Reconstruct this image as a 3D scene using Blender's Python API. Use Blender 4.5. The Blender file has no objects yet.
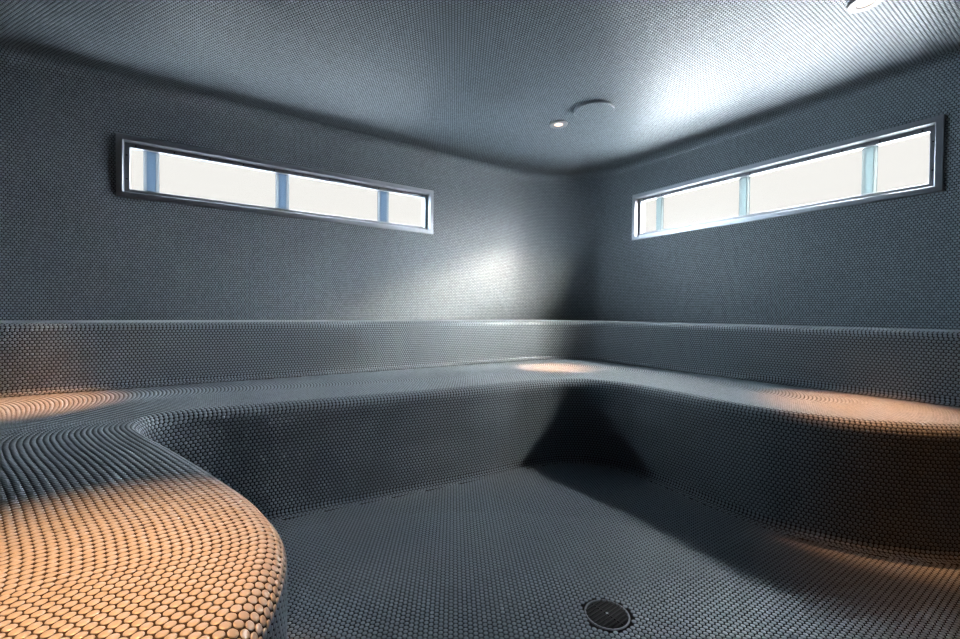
import bpy, bmesh, math, random
import numpy as np
from mathutils import Vector, Matrix
from mathutils.geometry import tessellate_polygon

random.seed(4)
rng = np.random.default_rng(7)
C = bpy.context.scene.collection
sc = bpy.context.scene
PI = math.pi

# ------------------------------------------------------------------ dimensions (metres)
CAM_Z = 0.93
F_PX = 430.58
YAW, PITCH, ROLL = 0.5848, -0.0165, 0.0094
YA, XB = 3.537, 3.525           # wall with the left window, wall with the right window
XC, YD = -1.9, -1.2             # walls outside the frame
ZC = CAM_Z + 1.45               # ceiling
Z_SEAT = 0.51
Z_LEDGE = CAM_Z - 0.072
P = 0.0168                      # penny tile pitch
RT = 0.0075                     # penny tile radius
SQ3 = math.sqrt(3.0)

# ------------------------------------------------------------------ helpers
def struct(o):
    o['kind'] = 'structure'
    return o

def thing(name, label, cat, loc=(0, 0, 0), group=None):
    o = bpy.data.objects.new(name, None)
    C.objects.link(o)
    o.location = loc
    o.empty_display_size = 0.1
    o['label'] = label
    o['category'] = cat
    if group:
        o['group'] = group
    return o

def empty(name, loc=(0, 0, 0)):
    o = bpy.data.objects.new(name, None)
    C.objects.link(o)
    o.location = loc
    o.empty_display_size = 0.1
    return o

def link(name, me, parent=None):
    o = bpy.data.objects.new(name, me)
    C.objects.link(o)
    if parent is not None:
        o.parent = parent
        # meshes are authored in world space: bring them into the parent's frame
        off = Vector(parent.location)
        if parent.parent is not None:
            off = off + Vector(parent.parent.location)
        me.transform(Matrix.Translation(-off))
    return o

def obj(name, bm, mat, parent=None, smooth=False):
    me = bpy.data.meshes.new(name)
    bmesh.ops.recalc_face_normals(bm, faces=bm.faces[:])
    bm.to_mesh(me)
    bm.free()
    me.materials.append(mat)
    if smooth:
        for p in me.polygons:
            p.use_smooth = True
    return link(name, me, parent)

def np_mesh(name, verts, loops, counts, mats, mat_idx=None, uvs=None, smooth=True):
    """verts (n,3), loops flat vertex indices, counts per face, uvs per loop"""
    me = bpy.data.meshes.new(name)
    verts = np.asarray(verts, np.float32)
    loops = np.asarray(loops, np.int32)
    counts = np.asarray(counts, np.int32)
    me.vertices.add(len(verts))
    me.vertices.foreach_set('co', verts.ravel())
    me.loops.add(len(loops))
    me.loops.foreach_set('vertex_index', loops)
    me.polygons.add(len(counts))
    starts = np.concatenate([[0], np.cumsum(counts)[:-1]]).astype(np.int32)
    me.polygons.foreach_set('loop_start', starts)
    for m in mats:
        me.materials.append(m)
    if mat_idx is not None:
        me.polygons.foreach_set('material_index', np.asarray(mat_idx, np.int32))
    me.polygons.foreach_set('use_smooth', np.full(len(counts), smooth))
    if uvs is not None:
        l = me.uv_layers.new(name='UVMap')
        l.data.foreach_set('uv', np.asarray(uvs, np.float32).ravel())
    me.update(calc_edges=True)
    me.validate()
    return me

# ------------------------------------------------------------------ materials
def new_mat(name):
    m = bpy.data.materials.new(name)
    m.use_nodes = True
    nt = m.node_tree
    nt.nodes.clear()
    out = nt.nodes.new('ShaderNodeOutputMaterial')
    return m, nt, out

def plain(name, col, rough=0.5, metal=0.0, emit=None, estr=0.0, bump=0.0, spec=0.5):
    m, nt, out = new_mat(name)
    b = nt.nodes.new('ShaderNodeBsdfPrincipled')
    b.inputs['Base Color'].default_value = (*col, 1)
    b.inputs['Roughness'].default_value = rough
    b.inputs['Metallic'].default_value = metal
    b.inputs['Specular IOR Level'].default_value = spec
    if emit:
        b.inputs['Emission Color'].default_value = (*emit, 1)
        b.inputs['Emission Strength'].default_value = estr
    if bump:
        n = nt.nodes.new('ShaderNodeTexNoise')
        n.inputs['Scale'].default_value = 90
        r = nt.nodes.new('ShaderNodeMapRange')
        r.inputs['To Min'].default_value = max(0, rough - bump)
        r.inputs['To Max'].default_value = rough + bump
        nt.links.new(n.outputs['Fac'], r.inputs['Value'])
        nt.links.new(r.outputs['Result'], b.inputs['Roughness'])
    nt.links.new(b.outputs['BSDF'], out.inputs['Surface'])
    return m

TILE_COL = (0.165, 0.202, 0.233)
GROUT_COL = (0.017, 0.016, 0.016)
TILE_ROUGH = 0.34
TILE_SPEC = 0.6

def hex_tile_material(name, k1=0.14, k2=0.65, tilt=0.035):
    """penny-round mosaic: UV is in metres; each round's pillow shape is in the shading normal"""
    m, nt, out = new_mat(name)
    N = nt.nodes
    def math_(op, a, b=None, c=None):
        n = N.new('ShaderNodeMath')
        n.operation = op
        for i, v in enumerate((a, b, c)):
            if v is None:
                continue
            if isinstance(v, (int, float)):
                n.inputs[i].default_value = v
            else:
                nt.links.new(v, n.inputs[i])
        return n.outputs[0]
    def mixf(f, a, b):
        # a + f*(b-a)
        return math_('MULTIPLY_ADD', f, math_('SUBTRACT', b, a), a)
    uv = N.new('ShaderNodeUVMap')
    uv.uv_map = 'UVMap'
    sep = N.new('ShaderNodeSeparateXYZ')
    nt.links.new(uv.outputs['UV'], sep.inputs[0])
    u, v = sep.outputs[0], sep.outputs[1]
    un, vn = math_('DIVIDE', u, P), math_('DIVIDE', v, P * SQ3)
    def lattice(shift):
        a = math_('ADD', un, shift)
        b = math_('ADD', vn, shift)
        ia, ib = math_('FLOOR', a), math_('FLOOR', b)
        x = math_('MULTIPLY', math_('SUBTRACT', math_('SUBTRACT', a, ia), 0.5), P)
        y = math_('MULTIPLY', math_('SUBTRACT', math_('SUBTRACT', b, ib), 0.5), P * SQ3)
        d2 = math_('ADD', math_('MULTIPLY', x, x), math_('MULTIPLY', y, y))
        return x, y, d2, ia, ib
    xa, ya, da, ia, ja = lattice(0.0)
    xb, yb, db, ib, jb = lattice(0.5)
    f = math_('LESS_THAN', db, da)
    x, y, d2 = mixf(f, xa, xb), mixf(f, ya, yb), math_('MINIMUM', da, db)
    ii, jj = mixf(f, ia, math_('ADD', ib, 0.37)), mixf(f, ja, math_('ADD', jb, 0.41))
    d = math_('SQRT', d2)
    q2 = math_('DIVIDE', d2, RT * RT)
    q4 = math_('MULTIPLY', q2, q2)
    mask = N.new('ShaderNodeMapRange')
    mask.inputs['From Min'].default_value = RT
    mask.inputs['From Max'].default_value = RT - 0.0006
    nt.links.new(d, mask.inputs['Value'])
    mask = mask.outputs['Result']
    slope = math_('DIVIDE', math_('MULTIPLY_ADD', math_('MULTIPLY', q4, math_('DIVIDE', d, RT)), k2, k1), RT)
    wn = N.new('ShaderNodeTexWhiteNoise')
    wn.noise_dimensions = '2D'
    cmb = N.new('ShaderNodeCombineXYZ')
    nt.links.new(ii, cmb.inputs[0])
    nt.links.new(jj, cmb.inputs[1])
    nt.links.new(cmb.outputs[0], wn.inputs['Vector'])
    wsep = N.new('ShaderNodeSeparateColor')
    nt.links.new(wn.outputs['Color'], wsep.inputs[0])
    tx = math_('ADD', math_('MULTIPLY', x, slope), math_('MULTIPLY', math_('SUBTRACT', wsep.outputs[0], 0.5), 2 * tilt))
    ty = math_('ADD', math_('MULTIPLY', y, slope), math_('MULTIPLY', math_('SUBTRACT', wsep.outputs[1], 0.5), 2 * tilt))
    tx, ty = math_('MULTIPLY', tx, mask), math_('MULTIPLY', ty, mask)
    geo = N.new('ShaderNodeNewGeometry')
    tan = N.new('ShaderNodeTangent')
    tan.direction_type = 'UV_MAP'
    tan.uv_map = 'UVMap'
    def vm(op, a, b=None, scale=None):
        n = N.new('ShaderNodeVectorMath')
        n.operation = op
        nt.links.new(a, n.inputs[0])
        if b is not None:
            nt.links.new(b, n.inputs[1])
        if scale is not None:
            nt.links.new(scale, n.inputs['Scale'])
        return n.outputs[0]
    nrm = geo.outputs['Normal']
    tg = tan.outputs['Tangent']
    bt = vm('CROSS_PRODUCT', nrm, tg)
    nn = vm('NORMALIZE', vm('ADD', vm('ADD', nrm, vm('SCALE', tg, scale=tx)), vm('SCALE', bt, scale=ty)))
    bs = N.new('ShaderNodeBsdfPrincipled')
    mc = N.new('ShaderNodeMix')
    mc.data_type = 'RGBA'
    mc.inputs[6].default_value = (*GROUT_COL, 1)
    vc = N.new('ShaderNodeMix')
    vc.data_type = 'RGBA'
    vc.inputs[6].default_value = (*[c * 0.86 for c in TILE_COL], 1)
    vc.inputs[7].default_value = (*[c * 1.14 for c in TILE_COL], 1)
    nt.links.new(wsep.outputs[2], vc.inputs[0])
    nt.links.new(vc.outputs[2], mc.inputs[7])
    nt.links.new(mask, mc.inputs[0])
    nt.links.new(mc.outputs[2], bs.inputs['Base Color'])
    nt.links.new(mixf(mask, 0.8, TILE_ROUGH) if False else math_('MULTIPLY_ADD', mask, TILE_ROUGH - 0.8, 0.8), bs.inputs['Roughness'])
    nt.links.new(math_('MULTIPLY', mask, TILE_SPEC), bs.inputs['Specular IOR Level'])
    nt.links.new(nn, bs.inputs['Normal'])
    nt.links.new(bs.outputs['BSDF'], out.inputs['Surface'])
    return m

M_HEX = hex_tile_material('penny_tile_mosaic')
M_TILE = plain('glazed_penny_tile', TILE_COL, TILE_ROUGH, spec=TILE_SPEC)
M_GROUT = plain('dark_grout', GROUT_COL, 0.8, spec=0.1)
M_STEEL = plain('brushed_steel', (0.36, 0.38, 0.42), 0.34, 1.0, bump=0.08)
M_STEEL_DK = plain('grey_anodised_metal', (0.20, 0.21, 0.23), 0.40, 0.9, bump=0.06)
M_CASING = plain('dark_rubber_gasket', (0.02, 0.022, 0.025), 0.7)
M_TRIM = plain('satin_nickel', (0.24, 0.245, 0.25), 0.45, 0.3)
M_BLACK = plain('black_iron', (0.010, 0.010, 0.011), 0.35, 0.7)
M_DRAIN_DARK = plain('drain_dark_disc', (0.004, 0.004, 0.004), 0.9)
M_LENS = plain('warm_lamp_lens', (0.8, 0.75, 0.7), 0.4, emit=(1.0, 0.52, 0.26), estr=0.6)
M_REFLECTOR = plain('lamp_reflector', (0.85, 0.84, 0.83), 0.3, 0.2)

def lit_pane(name, strength, col):
    m, nt, out = new_mat(name)
    e = nt.nodes.new('ShaderNodeEmission')
    e.inputs['Color'].default_value = (*col, 1)
    e.inputs['Strength'].default_value = strength
    t = nt.nodes.new('ShaderNodeBsdfTransparent')      # hazy glass: part of the sunlight comes straight through
    t.inputs[0].default_value = (0.75, 0.75, 0.75, 1)
    a = nt.nodes.new('ShaderNodeAddShader')
    nt.links.new(e.outputs[0], a.inputs[0])
    nt.links.new(t.outputs[0], a.inputs[1])
    nt.links.new(a.outputs[0], out.inputs['Surface'])
    return m
M_DAY_A = lit_pane('daylit_frosted_glass_left', 0.255, (1.0, 0.925, 0.80))
M_DAY_B = lit_pane('daylit_frosted_glass_right', 0.255, (1.0, 0.925, 0.80))

def clear_pane():
    m, nt, out = new_mat('clear_glass_pane')
    t = nt.nodes.new('ShaderNodeBsdfTransparent')
    t.inputs[0].default_value = (0.98, 0.98, 0.98, 1)
    g = nt.nodes.new('ShaderNodeBsdfGlossy')
    g.inputs['Roughness'].default_value = 0.25
    mx = nt.nodes.new('ShaderNodeMixShader')
    mx.inputs[0].default_value = 0.02
    nt.links.new(t.outputs[0], mx.inputs[1])
    nt.links.new(g.outputs[0], mx.inputs[2])
    nt.links.new(mx.outputs[0], out.inputs['Surface'])
    return m
M_GLASS = clear_pane()

def post_mat(name, col):
    m, nt, out = new_mat(name)
    t = nt.nodes.new('ShaderNodeBsdfTranslucent')
    t.inputs[0].default_value = (*col, 1)
    nt.links.new(t.outputs[0], out.inputs['Surface'])
    return m
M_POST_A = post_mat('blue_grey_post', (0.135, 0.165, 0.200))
M_POST_A2 = post_mat('pale_blue_post_glow', (0.230, 0.240, 0.250))  # soft glow around the posts, put into a paler colour
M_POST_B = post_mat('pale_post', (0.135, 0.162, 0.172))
M_POST_B2 = post_mat('pale_post_glow', (0.160, 0.178, 0.184))

# ------------------------------------------------------------------ plan curves
def catmull(pts, step=0.006):
    p = np.array(pts, float)
    p = np.vstack([2 * p[0] - p[1], p, 2 * p[-1] - p[-2]])
    out = []
    for i in range(1, len(p) - 2):
        p0, p1, p2, p3 = p[i - 1], p[i], p[i + 1], p[i + 2]
        # centripetal
        t0 = 0
        t1 = t0 + np.linalg.norm(p1 - p0) ** 0.5
        t2 = t1 + np.linalg.norm(p2 - p1) ** 0.5
        t3 = t2 + np.linalg.norm(p3 - p2) ** 0.5
        t = np.linspace(t1, t2, 60, endpoint=False)[:, None]
        a1 = (t1 - t) / (t1 - t0) * p0 + (t - t0) / (t1 - t0) * p1
        a2 = (t2 - t) / (t2 - t1) * p1 + (t - t1) / (t2 - t1) * p2
        a3 = (t3 - t) / (t3 - t2) * p2 + (t - t2) / (t3 - t2) * p3
        b1 = (t2 - t) / (t2 - t0) * a1 + (t - t0) / (t2 - t0) * a2
        b2 = (t3 - t) / (t3 - t1) * a2 + (t - t1) / (t3 - t1) * a3
        out.append((t2 - t) / (t2 - t1) * b1 + (t - t1) / (t2 - t1) * b2)
    out = np.vstack(out + [p[-2][None]])
    return resample(out, step)

def arclen(q):
    return np.concatenate([[0], np.cumsum(np.linalg.norm(np.diff(q, axis=0), axis=1))])

def resample(q, step):
    s = arclen(q)
    n = max(2, int(round(s[-1] / step)) + 1)
    t = np.linspace(0, s[-1], n)
    return np.stack([np.interp(t, s, q[:, i]) for i in range(q.shape[1])], 1)

def smooth_path(q, it):
    q = q.copy()
    for _ in range(it):
        q[1:-1] = 0.25 * q[:-2] + 0.5 * q[1:-1] + 0.25 * q[2:]
    return q

def rounded(corners, radii, step=0.01):
    """polyline with filleted corners"""
    c = [np.array(p, float) for p in corners]
    out = [c[0]]
    for i in range(1, len(c) - 1):
        r = radii[i - 1]
        if r <= 0:
            out.append(c[i])
            continue
        a = (c[i - 1] - c[i]) / np.linalg.norm(c[i - 1] - c[i])
        b = (c[i + 1] - c[i]) / np.linalg.norm(c[i + 1] - c[i])
        ang = math.acos(np.clip(a @ b, -1, 1))
        t = r / math.tan(ang / 2)
        ctr = c[i] + (a + b) / np.linalg.norm(a + b) * (r / math.sin(ang / 2))
        s0, s1 = c[i] + a * t - ctr, c[i] + b * t - ctr
        a0 = math.atan2(s0[1], s0[0])
        da = math.atan2(s1[1], s1[0]) - a0
        da = (da + PI) % (2 * PI) - PI
        n = max(6, int(abs(da) * r / step))
        for k in range(n + 1):
            w = a0 + da * k / n
            out.append(ctr + r * np.array([math.cos(w), math.sin(w)]))
    out.append(c[-1])
    return np.array(out)

def left_normals(q):
    t = np.gradient(q, axis=0)
    t /= np.linalg.norm(t, axis=1)[:, None]
    return np.stack([-t[:, 1], t[:, 0]], 1)

def dist_to(pts, path, chunk=4000):
    """distance from pts to a polyline, and the signed side (+ = left)"""
    a, b = path[:-1], path[1:]
    ab = b - a
    L2 = (ab ** 2).sum(1)
    D = np.empty(len(pts))
    S = np.empty(len(pts))
    for i in range(0, len(pts), chunk):
        p = pts[i:i + chunk][:, None, :]
        t = np.clip(((p - a) * ab).sum(2) / L2, 0, 1)
        d = p - (a + t[..., None] * ab)
        dd = (d ** 2).sum(2)
        k = dd.argmin(1)
        r = np.arange(len(k))
        D[i:i + chunk] = np.sqrt(dd[r, k])
        S[i:i + chunk] = np.sign(ab[k, 0] * d[r, k, 1] - ab[k, 1] * d[r, k, 0])
    return D, S

# front face of the lower bench, from the near-left end round to the right wall (bench on the left-hand side)
bench_pts = [(-1.33, -0.41), (-0.90, -0.20), (-0.45, 0.05), (-0.16, 0.36), (0.045, 0.60), (0.140, 0.85), (0.125, 1.05),
             (0.06, 1.29), (-0.04, 1.60), (-0.135, 1.87), (-0.165, 2.00), (-0.13, 2.10), (-0.02, 2.135), (0.30, 2.115),
             (0.87, 2.065), (1.35, 2.03), (1.70, 2.02), (1.95, 1.96), (2.10, 1.83), (2.165, 1.62), (2.155, 1.35),
             (2.125, 1.05), (2.14, 0.80), (2.25, 0.55), (2.46, 0.345), (2.75, 0.20), (2.988, 0.150)]
BENCH = smooth_path(catmull(bench_pts, 0.006), 10)
# front face of the upper ledge (ledge on the left-hand side)
LEDGE = rounded([(-1.40, YD + 0.01), (-1.40, 2.95), (3.00, 2.95), (3.00, YD + 0.01)], [0.40, 0.46])
# walls (outside on the left-hand side)
WALL = rounded([(XC, YD), (XC, YA), (XB, YA), (XB, YD)], [0.75, 0.82])

# ------------------------------------------------------------------ real tiles in rows along a swept profile
def tile_template(seg, fine):
    if fine:
        rings = [(1.0, -0.0010), (0.985, 0.0005), (0.90, 0.0010), (0.70, 0.0014), (0.36, 0.0017)]
        top = 0.0018
    else:
        rings = [(1.0, -0.0010), (0.96, 0.0007), (0.70, 0.0014)]
        top = 0.0018
    v, loops, cnt = [], [], []
    for r, z in rings:
        for k in range(seg):
            a = 2 * PI * k / seg
            v.append((r * RT * math.cos(a), r * RT * math.sin(a), z))
    v.append((0, 0, top))
    for j in range(len(rings) - 1):
        for k in range(seg):
            k2 = (k + 1) % seg
            loops += [j * seg + k, j * seg + k2, (j + 1) * seg + k2, (j + 1) * seg + k]
            cnt.append(4)
    j = len(rings) - 1
    for k in range(seg):
        loops += [j * seg + k, j * seg + (k + 1) % seg, len(v) - 1]
        cnt.append(3)
    return np.array(v), np.array(loops), np.array(cnt)

T_FINE, T_MID, T_LOW = tile_template(14, True), tile_template(10, False), tile_template(7, False)
CAM = np.array([0, 0, CAM_Z])

def tiles_to_arrays(pos, tan, nrm, squash=None, tilt=0.03):
    """place a pillow-shaped round at each pos; level of detail by distance"""
    pos, tan, nrm = (np.asarray(a, float) for a in (pos, tan, nrm))
    n = len(pos)
    j = rng.normal(0, tilt, (n, 2))
    bit = np.cross(nrm, tan)
    nrm = nrm + tan * j[:, :1] + bit * j[:, 1:]
    nrm /= np.linalg.norm(nrm, axis=1)[:, None]
    tan = tan - nrm * (tan * nrm).sum(1)[:, None]
    tan /= np.linalg.norm(tan, axis=1)[:, None]
    bit = np.cross(nrm, tan)
    d = np.linalg.norm(pos - CAM, axis=1)
    V, L, K = [], [], []
    base = 0
    for T, sel in ((T_FINE, d < 1.25), (T_MID, (d >= 1.25) & (d < 2.2)), (T_LOW, d >= 2.2)):
        p, t, b, m = pos[sel], tan[sel], bit[sel], nrm[sel]
        if not len(p):
            continue
        tv, tl, tc = T
        w = (p[:, None] + t[:, None] * tv[None, :, :1] + b[:, None] * tv[None, :, 1:2] + m[:, None] * tv[None, :, 2:])
        V.append(w.reshape(-1, 3))
        L.append((tl[None] + (np.arange(len(p)) * len(tv))[:, None] + base).ravel())
        K.append(np.tile(tc, len(p)))
        base += len(p) * len(tv)
    return np.vstack(V), np.concatenate(L), np.concatenate(K)

def row_tiles(path, o, z, no, nz, phase, keep=None, margin=0.0):
    """one row of tiles on the curve offset by o; (no, nz) is the surface normal in (offset, z)"""
    nl = left_normals(path)
    q = path + nl * o
    if abs(o) > 0.02:
        D, _ = dist_to(q, path[::2])
        ok = D > abs(o) - 0.004
    else:
        ok = np.ones(len(q), bool)
    # arc length counted from the point nearest the camera so that rows stay in step there
    s = arclen(q)
    i0 = int(np.argmin(np.linalg.norm(path - np.array([0.07, 0.66]), axis=1)))
    s = s - s[i0]
    k0, k1 = math.ceil(s[0] / P - phase), math.floor(s[-1] / P - phase)
    t = (np.arange(k0, k1 + 1) + phase) * P
    x = np.interp(t, s, q[:, 0])
    y = np.interp(t, s, q[:, 1])
    good = np.interp(t, s, ok.astype(float)) > 0.99
    nx = np.interp(t, s, nl[:, 0])
    ny = np.interp(t, s, nl[:, 1])
    ln = np.hypot(nx, ny)
    nx, ny = nx / ln, ny / ln
    pos = np.stack([x, y, np.full(len(t), z)], 1)
    tan = np.stack([ny, -nx, np.zeros(len(t))], 1)      # along the path
    nrm = np.stack([nx * no, ny * no, np.full(len(t), nz)], 1)
    if keep is not None:
        good &= keep(pos)
    return pos[good], tan[good], nrm[good]

def profile_rows(segs, start=0.0):
    """walk a profile (list of (length, fn(t)->(o,z,no,nz))) in steps of one tile row"""
    h = P * SQ3 / 2
    out, s, k, acc = [], start + h / 2, 0, 0.0
    for L, fn in segs:
        while s < acc + L:
            out.append((k, fn(s - acc)))
            s += h
            k += 1
        acc += L
    return out

def arc(o0, z0, r, a0, a1):
    """profile arc about (o0,z0): point = centre + r*(cos a, sin a); the normal is given by sign"""
    L = abs(a1 - a0) * abs(r)
    sg = 1 if r > 0 else -1
    rr = abs(r)
    def fn(t):
        a = a0 + (a1 - a0) * t / L
        c, s = math.cos(a), math.sin(a)
        return (o0 + rr * c, z0 + rr * s, sg * c, sg * s)
    return L, fn

def line(o0, z0, o1, z1, no, nz):
    L = math.hypot(o1 - o0, z1 - z0)
    return L, (lambda t: (o0 + (o1 - o0) * t / L, z0 + (z1 - z0) * t / L, no, nz))

def sweep_sheet(path, prof, close=False):
    """grout sheet: path swept through profile points (o,z)"""
    nl = left_normals(path)
    n, m = len(path), len(prof)
    V = np.concatenate([np.column_stack([path + nl * o, np.full(n, z)]) for o, z in prof])
    L, K = [], []
    for j in range(m - 1):
        a = j * n + np.arange(n - 1)
        L.append(np.stack([a, a + 1, a + 1 + n, a + n], 1).ravel())
        K.append(np.full(n - 1, 4))
    return V, np.concatenate(L), np.concatenate(K)

def join(parts):
    V, L, K, I = [], [], [], []
    b = 0
    for (v, l, k), mi in parts:
        V.append(v)
        L.append(np.asarray(l) + b)
        K.append(k)
        I.append(np.full(len(k), mi))
        b += len(v)
    return np.vstack(V), np.concatenate(L), np.concatenate(K), np.concatenate(I)

def poly_sheet(poly, z):
    tris = tessellate_polygon([[Vector((p[0], p[1], 0)) for p in poly]])
    V = np.column_stack([poly, np.full(len(poly), z)])
    L = []
    for t in tris:
        a, b, c = (V[i] for i in t)
        if np.cross(b - a, c - a)[2] < 0:
            t = (t[0], t[2], t[1])
        L += list(t)
    return V, np.array(L), np.full(len(tris), 3)

def tiled_part(name, sheet, rows, path, parent, keep=None, start_row=0):
    ps, ts, ns = [], [], []
    for k, (o, z, no, nz) in rows:
        p, t, n = row_tiles(path, o, z, no, nz, 0.5 * ((k + start_row) % 2), keep)
        ps.append(p), ts.append(t), ns.append(n)
    tl = tiles_to_arrays(np.vstack(ps), np.vstack(ts), np.vstack(ns))
    V, L, K, I = join([(sheet, 0), (tl, 1)])
    me = np_mesh(name, V, L, K, [M_GROUT, M_TILE], I)
    return link(name, me, parent)

def in_view(pos, pad=0.65):
    """drop tiles that lie well behind the camera"""
    return (pos[:, 0] * math.sin(YAW) + pos[:, 1] * math.cos(YAW)) > 0.05 - pad

# ---- lower bench
CV, RN = 0.032, 0.050       # cove and nosing radii
bench = thing('tiled_bench', 'long low curving seat of dark penny tile with rounded front edge above the floor', 'bench', (0.9, 2.4, 0))
def keep_face(pos):
    D, S = dist_to(pos[:, :2], LEDGE)
    return (S < 0) & (D > 0.014) & in_view(pos)
def keep_seat(pos):
    D, S = dist_to(pos[:, :2], LEDGE)
    return (S < 0) & (D > 0.045) & in_view(pos)
h_row = P * SQ3 / 2
segs_face = [line(-CV - h_row, 0.0, -CV, 0.0, 0, 1), arc(-CV, CV, -CV, -PI / 2, 0), line(0, CV, 0, Z_SEAT - RN, -1, 0)]
segs_nose = [arc(RN, Z_SEAT - RN, RN, PI, PI / 2)]
rows_all = profile_rows(segs_face + segs_nose + [line(RN, Z_SEAT, 1.75, Z_SEAT, 0, 1)])
L_face = sum(s[0] for s in segs_face)
L_nose = segs_nose[0][0]
def between(a, b):
    return [r for r in rows_all if a <= h_row / 2 + r[0] * h_row < b]
a12 = [(-CV + CV * math.sin(w), CV - CV * math.cos(w)) for w in np.linspace(0, PI / 2, 6)]
prof_face = a12 + [(0, Z_SEAT - RN)]
prof_nose = [(RN - RN * math.cos(w), Z_SEAT - RN + RN * math.sin(w)) for w in np.linspace(0, PI / 2, 9)]
bp = BENCH[::3] if (len(BENCH) - 1) % 3 == 0 else np.vstack([BENCH[::3], BENCH[-1:]])
tiled_part('front_face', sweep_sheet(bp, prof_face), between(0, L_face), BENCH, bench, keep_face)
tiled_part('rounded_edge', sweep_sheet(bp, prof_nose), between(L_face, L_face + L_nose), BENCH, bench, keep_seat)
edge_in = bp + left_normals(bp) * RN
LEDGE_SEAT = LEDGE[(LEDGE[:, 1] > -0.4)]
LEDGE_IN = LEDGE - left_normals(LEDGE) * 0.001
seat_poly = np.vstack([edge_in, [[2.999, 0.21]], LEDGE_IN[(LEDGE_IN[:, 1] > 0.3)][::-1], [[-1.399, -0.35]]])
tiled_part('seat', poly_sheet(seat_poly, Z_SEAT), between(L_face + L_nose, 9), BENCH, bench, keep_seat)

# ---- upper ledge
ledge = thing('tiled_ledge', 'raised upper ledge of dark penny tile behind the low seat, below both windows', 'ledge', (0.9, 3.2, Z_SEAT))
RL = 0.040
def keep_ledge_top(pos):
    D, S = dist_to(pos[:, :2], WALL)
    return (S < 0) & (D > 0.02) & in_view(pos)
Z_LB = Z_SEAT + 0.0035
segs_lf = [arc(-CV, Z_LB + CV, -CV, -PI / 2, 0), line(0, Z_LB + CV, 0, Z_LEDGE - RL, -1, 0)]
segs_ln = [arc(RL, Z_LEDGE - RL, RL, PI, PI / 2)]
rows_l = profile_rows(segs_lf + segs_ln + [line(RL, Z_LEDGE, 0.66, Z_LEDGE, 0, 1)])
L_lf = sum(s[0] for s in segs_lf)
L_ln = segs_ln[0][0]
def lbetween(a, b):
    return [r for r in rows_l if a <= h_row / 2 + r[0] * h_row < b]
LP = resample(LEDGE, 0.01)
lf = LEDGE
tiled_part('front_face', sweep_sheet(lf, [(o, z + Z_LB) for o, z in a12] + [(0, Z_LEDGE - RL)]), lbetween(0, L_lf), LP, ledge, in_view)
tiled_part('rounded_edge', sweep_sheet(lf, [(RL - RL * math.cos(w), Z_LEDGE - RL + RL * math.sin(w)) for w in np.linspace(0, PI / 2, 8)]),
           lbetween(L_lf, L_lf + L_ln), LP, ledge, in_view)
wi = WALL - left_normals(WALL) * 0.002
wi[0], wi[-1] = (XC + 0.002, YD + 0.01), (XB - 0.002, YD + 0.01)
top_poly = np.vstack([lf + left_normals(lf) * RL, wi[::-1]])
tiled_part('ledge_top', poly_sheet(top_poly, Z_LEDGE), lbetween(L_lf + L_ln, 9), LP, ledge, keep_ledge_top)

# plinth below the ledge where the low seat has ended
for pl in (LEDGE[LEDGE[:, 0] > 2.9], LEDGE[LEDGE[:, 0] < -1.3]):
    pl = resample(pl[pl[:, 1] < 0.9] if len(pl[pl[:, 1] < 0.9]) > 1 else np.array([pl[-1], pl[-1] + [0, 1.45]])[::-1] if pl[0, 0] > 0 else np.array([pl[0], pl[0] + [0, 1.0]]), 0.05)
    pl = pl + left_normals(pl) * 0.004
    sl_, n_ = arclen(pl), len(pl)
    Vp = np.concatenate([np.column_stack([pl, np.full(n_, z)]) for z in (0.002, Z_SEAT - 0.003)])
    Lp, Up = [], []
    for i in range(n_ - 1):
        Lp += [i, i + 1, i + 1 + n_, i + n_]
        Up += [(sl_[i], 0), (sl_[i + 1], 0), (sl_[i + 1], Z_SEAT), (sl_[i], Z_SEAT)]
    link('plinth', np_mesh('plinth', Vp, Lp, [4] * (n_ - 1), [M_HEX], None, Up), ledge)

# ------------------------------------------------------------------ floor
DRAIN = (1.06, 0.875)
R_DRAIN = 0.067
floor_poly = np.array([(XC, YD), (XB, YD), (XB, 1.0), (2.4, 2.3), (-0.4, 2.4), (XC, 0.6)])
fp = poly_sheet(np.array([(XC, YD), (XB, YD), (XB, YA), (XC, YA)]), 0.0)
gx, gy = [], []
j = 0
y = -0.95
while y < 2.3:
    xs = np.arange(-0.6 + (0.5 * P if j % 2 else 0), 3.0, P)
    gx.append(xs)
    gy.append(np.full(len(xs), y))
    y += P * SQ3 / 2
    j += 1
fpts = np.stack([np.concatenate(gx), np.concatenate(gy)], 1)
D, S = dist_to(fpts, BENCH[::2])
vis = (fpts[:, 0] * math.sin(YAW) + fpts[:, 1] * math.cos(YAW)) > -0.35
keep = (S < 0) & (D > CV + h_row + RT * 0.55) & (np.hypot(fpts[:, 0] - DRAIN[0], fpts[:, 1] - DRAIN[1]) > R_DRAIN + 0.007) & vis
fpts = fpts[keep]
n = len(fpts)
ft = tiles_to_arrays(np.column_stack([fpts, np.zeros(n)]), np.tile([1., 0, 0], (n, 1)), np.tile([0, 0, 1.], (n, 1)))
V, L, K, I = join([(fp, 0), (ft, 1)])
struct(link('floor', np_mesh('floor', V, L, K, [M_GROUT, M_TILE], I)))

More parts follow.
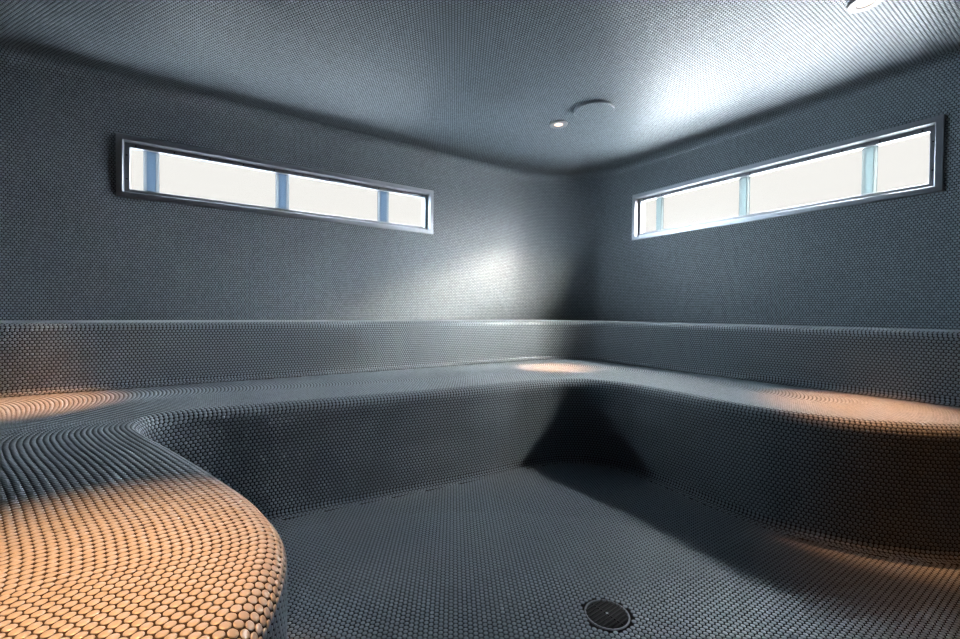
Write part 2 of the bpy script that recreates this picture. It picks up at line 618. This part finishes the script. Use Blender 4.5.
# ---- floor drain
drain = thing('floor_drain', 'small round black slotted drain grate set in the tiled floor', 'drain', (DRAIN[0], DRAIN[1], 0.0))
def ring_bm(cx, cy, prof, seg=48):
    """lathe about a vertical axis; prof = [(r,z)...]; closes the loop of the profile"""
    bm = bmesh.new()
    rows = [[bm.verts.new((cx + r * math.cos(2 * PI * k / seg), cy + r * math.sin(2 * PI * k / seg), z)) for k in range(seg)] for r, z in prof]
    m = len(rows)
    for i in range(m):
        a, b = rows[i], rows[(i + 1) % m]
        for k in range(seg):
            bm.faces.new((a[k], a[(k + 1) % seg], b[(k + 1) % seg], b[k]))
    return bm
def disc_bm(cx, cy, z0, z1, r, seg=48):
    bm = bmesh.new()
    bmesh.ops.create_cone(bm, cap_ends=True, segments=seg, radius1=r, radius2=r, depth=z1 - z0, matrix=Matrix.Translation((cx, cy, (z0 + z1) / 2)))
    return bm
R = R_DRAIN
obj('drain_rim', ring_bm(*DRAIN, [(R - 0.004, 0.0006), (R, 0.0006), (R + 0.001, 0.0025), (R - 0.001, 0.0040), (R - 0.004, 0.0035)]), M_STEEL_DK, drain, True)
obj('drain_dark_disc', disc_bm(*DRAIN, 0.0003, 0.0008, R - 0.003), M_DRAIN_DARK, drain)  # flat near-black disc: darkness below the grate put into its colour
bm = bmesh.new()
ang = math.radians(4)
ca, sa = math.cos(ang), math.sin(ang)
for k in range(-4, 5):
    off = k * 0.0122
    hl = math.sqrt(max(0, (R - 0.004) ** 2 - off ** 2))
    c = Vector((DRAIN[0] - sa * off, DRAIN[1] + ca * off, 0.0032))
    mtx = Matrix.Translation(c) @ Matrix.Rotation(ang, 4, 'Z') @ Matrix.Diagonal((2 * hl, 0.0042, 0.0032, 1))
    r = bmesh.ops.create_cube(bm, size=1, matrix=mtx)
mtx = Matrix.Translation((DRAIN[0], DRAIN[1], 0.0030)) @ Matrix.Rotation(ang + PI / 2, 4, 'Z') @ Matrix.Diagonal((2 * R - 0.02, 0.004, 0.002, 1))
bmesh.ops.create_cube(bm, size=1, matrix=mtx)
obj('grate', bm, M_BLACK, drain)
obj('screw', disc_bm(DRAIN[0], DRAIN[1], 0.0040, 0.0056, 0.004, 16), M_STEEL_DK, drain)

# ------------------------------------------------------------------ walls with window openings
WIN_A = dict(x0=-0.413, x1=1.814, z0=CAM_Z + 0.708, z1=CAM_Z + 1.105)
WIN_B = dict(y0=0.597, y1=2.668, z0=CAM_Z + 0.708, z1=CAM_Z + 1.140)
FL = 0.036       # flange width
COVE = 0.075

def wall_mesh(name, path, openings):
    """path: plan polyline walked with the room on its right; openings: (s0,s1,z0,z1)"""
    s = arclen(path)
    cuts = sorted(set([round(v, 5) for v in s] + [round(v, 5) for o in openings for v in o[:2]]))
    cuts = [c for i, c in enumerate(cuts) if i == 0 or c - cuts[i - 1] > 1e-4]
    q = np.stack([np.interp(cuts, s, path[:, i]) for i in range(2)], 1)
    nl = left_normals(q)
    for i, c in enumerate(cuts):           # exact normals on the straight stretches
        pass
    prof = [(0.0, 0.0)] + [(0.0, z) for o in openings for z in (o[2], o[3])] + [(0.0, ZC - COVE)]
    prof += [(-COVE + COVE * math.cos(w), ZC - COVE + COVE * math.sin(w)) for w in np.linspace(0, PI / 2, 9)[1:]]
    pv = [0.0]
    for a, b in zip(prof[:-1], prof[1:]):
        pv.append(pv[-1] + math.hypot(a[0] - b[0], a[1] - b[1]))
    n = len(q)
    V = np.concatenate([np.column_stack([q + nl * o, np.full(n, z)]) for o, z in prof])
    L, K, UV = [], [], []
    for j in range(len(prof) - 1):
        zm = (prof[j][1] + prof[j + 1][1]) / 2
        for i in range(n - 1):
            sm = (cuts[i] + cuts[i + 1]) / 2
            if any(o[0] < sm < o[1] and o[2] < zm < o[3] for o in openings):
                continue
            a = j * n + i
            # faces look into the room (right-hand side)
            L += [a, a + 1, a + 1 + n, a + n]
            K.append(4)
            UV += [(cuts[i], pv[j]), (cuts[i + 1], pv[j]), (cuts[i + 1], pv[j + 1]), (cuts[i], pv[j + 1])]
    me = np_mesh(name, V, L, K, [M_HEX], None, UV)
    return struct(link(name, me))

def split_at(path, f):
    return [p for p in path if f(p)]
# corner mid points
ctrA = np.array([XB - 0.82, YA - 0.82])
iB = int(np.argmin(np.abs((WALL - ctrA) @ np.array([1, -1]) + 1e3 * ((WALL - ctrA).min(1) < 0))))
ctrC = np.array([XC + 0.75, YA - 0.75])
iC = int(np.argmin(np.abs((WALL - ctrC) @ np.array([1, 1]) + 1e3 * ((WALL[:, 0] > ctrC[0]) | (WALL[:, 1] < ctrC[1])))))
pC, pA, pB = WALL[:iC + 1], WALL[iC:iB + 1], WALL[iB:]
def s_of(path, pt):
    s = arclen(path)
    for i in range(len(path) - 1):
        a, b = path[i], path[i + 1]
        ab = b - a
        t = np.dot(np.array(pt) - a, ab) / (ab @ ab)
        if -1e-6 <= t <= 1 + 1e-6 and np.linalg.norm(a + t * ab - pt) < 1e-3:
            return s[i] + t * np.linalg.norm(ab)
    raise ValueError(pt)
g = 0.012   # the flange laps the edge of the opening
opA = (s_of(pA, (WIN_A['x0'] + g, YA)), s_of(pA, (WIN_A['x1'] - g, YA)), WIN_A['z0'] + g, WIN_A['z1'] - g)
opB = (s_of(pB, (XB, WIN_B['y1'] - g)), s_of(pB, (XB, WIN_B['y0'] + g)), WIN_B['z0'] + g, WIN_B['z1'] - g)
wall_mesh('wall_far_left', pC, [])
wall_mesh('wall_left', pA, [opA])
wall_mesh('wall_right', pB, [opB])
wall_mesh('wall_back', np.array([(XB, YD), (XC, YD)]), [])

# ceiling: flat sheet, normals down, UV in metres
V = np.array([(XC, YD, ZC), (XC, YA, ZC), (XB, YA, ZC), (XB, YD, ZC)])
UV = [(-v[0], v[1]) for v in V]
struct(link('ceiling', np_mesh('ceiling', V, [0, 1, 2, 3], [4], [M_HEX], None, UV)))

# ------------------------------------------------------------------ windows
def build_window(name, origin, tdir, ndir, W, H, posts, pmats, day):
    """origin: lower corner on the wall face; tdir along the wall, ndir into the room"""
    t, nrm, up = Vector(tdir), Vector(ndir), Vector((0, 0, 1))
    root = empty(name, origin)
    struct(root)
    o = Vector(origin)
    def pt(a, b, c):
        return o + t * a + up * b + nrm * c
    def frame(inset0, inset1, c0, c1, chamfer=0.0):
        bm = bmesh.new()
        def loop(i, c):
            return [bm.verts.new(pt(*q)) for q in ((i, i, c), (W - i, i, c), (W - i, H - i, c), (i, H - i, c))]
        prof = [(inset0, c0), (inset0, c1 - chamfer), (inset0 + chamfer, c1), (inset1 - chamfer, c1), (inset1, c1 - chamfer), (inset1, c0)]
        if chamfer == 0:
            prof = [(inset0, c0), (inset0, c1), (inset1, c1), (inset1, c0)]
        ls = [loop(i, c) for i, c in prof]
        for a in range(len(ls)):
            A, B = ls[a], ls[(a + 1) % len(ls)]
            for k in range(4):
                bm.faces.new((A[k], A[(k + 1) % 4], B[(k + 1) % 4], B[k]))
        return bm
    def box(a0, a1, b0, b1, c0, c1):
        bm = bmesh.new()
        vs = [bm.verts.new(pt(a, b, c)) for a in (a0, a1) for b in (b0, b1) for c in (c0, c1)]
        for f in ((0, 1, 3, 2), (4, 6, 7, 5), (0, 4, 5, 1), (2, 3, 7, 6), (0, 2, 6, 4), (1, 5, 7, 3)):
            bm.faces.new([vs[i] for i in f])
        return bm
    obj('window_frame', frame(0, FL, 0.0005, 0.016, 0.003), M_STEEL, root)
    obj('reveal', frame(FL - 0.004, FL + 0.002, -0.050, 0.0004), M_STEEL, root)
    obj('glazing_bead', frame(FL + 0.002, FL + 0.030, -0.050, -0.030, 0.003), M_STEEL_DK, root)
    obj('pane', box(FL + 0.02, W - FL - 0.02, FL + 0.02, H - FL - 0.02, -0.046, -0.040), M_GLASS, root)
    obj('casing', frame(FL + 0.016, FL + 0.020, -0.110, -0.0505), M_CASING, root)
    obj('frosted_pane', box(FL + 0.016, W - FL - 0.016, FL + 0.016, H - FL - 0.016, -0.116, -0.1105), day, root)
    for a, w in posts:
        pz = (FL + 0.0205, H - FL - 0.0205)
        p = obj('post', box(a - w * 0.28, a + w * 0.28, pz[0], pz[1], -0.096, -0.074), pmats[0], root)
        for e0, e1 in ((-0.5, -0.285), (0.285, 0.5)):  # paler side strips stand in for the blurred glow around the post
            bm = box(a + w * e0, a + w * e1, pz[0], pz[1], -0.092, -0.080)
            obj('post_glow_edge', bm, pmats[1], p)
    # little clips along the upper bead and the ends
    nclip = 11
    for k in range(nclip):
        a = FL + 0.06 + (W - 2 * FL - 0.12) * k / (nclip - 1)
        obj('clip', box(a - 0.004, a + 0.004, H - FL - 0.022, H - FL - 0.012, -0.0299, -0.0275), M_BLACK, root)
    for b in (0.32, 0.7):
        obj('clip', box(FL + 0.010, FL + 0.018, H * b - 0.004, H * b + 0.004, -0.0299, -0.0275), M_BLACK, root)
    return root

def cam_axes():
    fw = np.array([math.sin(YAW) * math.cos(PITCH), math.cos(YAW) * math.cos(PITCH), math.sin(PITCH)])
    rt = np.array([math.cos(YAW), -math.sin(YAW), 0])
    up = np.cross(rt, fw)
    return rt * math.cos(ROLL) + up * math.sin(ROLL), -rt * math.sin(ROLL) + up * math.cos(ROLL), fw

build_window('window_1', (WIN_A['x0'], YA, WIN_A['z0']), (1, 0, 0), (0, -1, 0), WIN_A['x1'] - WIN_A['x0'], WIN_A['z1'] - WIN_A['z0'],
             [(0.172, 0.085), (0.975, 0.095), (1.785, 0.100)], (M_POST_A, M_POST_A2), M_DAY_A)
build_window('window_2', (XB, WIN_B['y0'], WIN_B['z0']), (0, 1, 0), (-1, 0, 0), WIN_B['y1'] - WIN_B['y0'], WIN_B['z1'] - WIN_B['z0'],
             [(0.345, 0.075), (1.10, 0.075), (1.84, 0.07)], (M_POST_B, M_POST_B2), M_DAY_B)

# ------------------------------------------------------------------ ceiling fittings
LAMP_COL = (1.0, 0.42, 0.16)
def downlight(x, y, label, power, size=34, r=0.066):
    d = thing('downlight', label, 'light', (x, y, ZC), 'recessed ceiling downlights')
    obj('trim_ring', ring_bm(x, y, [(r * 0.50, ZC - 0.009), (r * 0.53, ZC - 0.013), (r * 0.95, ZC - 0.015), (r, ZC - 0.013), (r, ZC - 0.0005), (r * 0.50, ZC - 0.0005)]), M_TRIM, d, False)
    obj('lamp_lens', disc_bm(x, y, ZC - 0.0100, ZC - 0.0060, r * 0.49), M_LENS, d)
    l = bpy.data.lights.new('downlight_beam', 'SPOT')
    l.energy = power
    l.color = LAMP_COL
    l.spot_size = math.radians(size)
    l.spot_blend = 1.0
    l.shadow_soft_size = 0.02
    lo = bpy.data.objects.new('lamp', l)
    C.objects.link(lo)
    lo.parent = d
    lo.location = (0, 0, -0.03)
    return d
downlight(2.32, 2.44, 'small round recessed downlight beside the round ceiling cover', 380, 23)
downlight(2.572, 0.700, 'round recessed downlight with warm centre at the top right of the ceiling', 380, 29)
downlight(-0.62, 2.64, 'recessed downlight over the far left end of the seat', 330, 25)
downlight(2.22, 0.20, 'recessed downlight over the floor beside the right end of the seat', 30, 38)
downlight(-0.19, 0.83, 'recessed downlight over the near rounded end of the seat', 470, 33)

cov = thing('ceiling_cover', 'wide round tile-faced access cover with a thin metal rim in the ceiling', 'cover', (2.365, 2.13, ZC))
R = 0.138
obj('rim', ring_bm(2.365, 2.13, [(R - 0.004, ZC - 0.0005), (R - 0.004, ZC - 0.019), (R - 0.002, ZC - 0.020), (R, ZC - 0.018), (R, ZC - 0.0005)], 64), M_STEEL_DK, cov, False)
seg = 64
V = np.array([(2.365 + (R - 0.0045) * math.cos(2 * PI * k / seg), 2.13 + (R - 0.0045) * math.sin(2 * PI * k / seg), ZC - 0.019) for k in range(seg)])[::-1]
me = np_mesh('tiled_panel', V, list(range(seg)), [seg], [M_HEX], None, [(-v[0], v[1]) for v in V])
link('tiled_panel', me, cov)

# hazy low sun and the bright sky seen by each window
def daylight(name, direction, energy, angle, col, loc):
    l = bpy.data.lights.new(name, 'SUN')
    l.energy = energy
    l.angle = math.radians(angle)
    l.color = col
    o = bpy.data.objects.new(name, l)
    C.objects.link(o)
    o.location = loc
    o.rotation_euler = Vector(direction).to_track_quat('-Z', 'Y').to_euler()
daylight('sun', (-0.95, 1.34, -1.22), 150, 51, (1.0, 0.91, 0.76), (6.5, -2.0, 4.5))
daylight('sky_right', (-1.0, 0.05, -1.00), 92, 86, (0.88, 0.95, 1.0), (7.0, 1.0, 5.5))
for dy, e, ang, drop in ((0.45, 32, 40, 0.31), (1.00, 84, 84, 0.14), (1.75, 10, 40, 0.31)):
    daylight('sky_right_low', (-1.0, dy, -drop * math.hypot(1, dy)), e, ang, (0.94, 0.97, 1.0), (7.0, -2.0 - dy, 3.0))
daylight('sky_left_low', (1.0, -0.68, -0.02), 80, 66, (0.72, 0.88, 1.0), (-1.5, 7.0, 2.8))
daylight('sky_left', (0.10, -1.0, -0.70), 16, 80, (0.80, 0.91, 1.0), (1.0, 7.0, 4.5))
# upward sun lamps added to brighten the ceiling near the windows
daylight('added_uplight_right', (-1.0, 0.0, 0.75), 80, 84, (0.90, 0.96, 1.0), (7.0, 1.0, 0.2))
daylight('added_uplight_left', (0.15, -1.0, 0.50), 13, 80, (0.78, 0.90, 1.0), (1.0, 7.0, 0.2))

# ------------------------------------------------------------------ world, camera, view
w = bpy.data.worlds.new('World')
sc.world = w
w.use_nodes = True
w.node_tree.nodes['Background'].inputs[0].default_value = (0.55, 0.7, 0.9, 1)
w.node_tree.nodes['Background'].inputs[1].default_value = 0.3

cam = bpy.data.cameras.new('camera')
cam.sensor_width = 36
cam.sensor_fit = 'HORIZONTAL'
cam.lens = F_PX / 960 * 36
cam.clip_start = 0.02
co = bpy.data.objects.new('camera', cam)
C.objects.link(co)
r_, u_, f_ = cam_axes()
co.matrix_world = Matrix(((r_[0], u_[0], -f_[0], 0), (r_[1], u_[1], -f_[1], 0), (r_[2], u_[2], -f_[2], CAM_Z), (0, 0, 0, 1)))
sc.camera = co

sc.view_settings.view_transform = 'Standard'
sc.view_settings.look = 'None'
sc.view_settings.gamma = 1
sc.view_settings.exposure = 0.85
sc.cycles.use_denoising = True
sc.cycles.denoising_input_passes = 'RGB_ALBEDO_NORMAL'
sc.cycles.max_bounces = 8
sc.cycles.diffuse_bounces = 4
sc.cycles.glossy_bounces = 4
sc.cycles.transparent_max_bounces = 8
sc.cycles.sample_clamp_indirect = 4
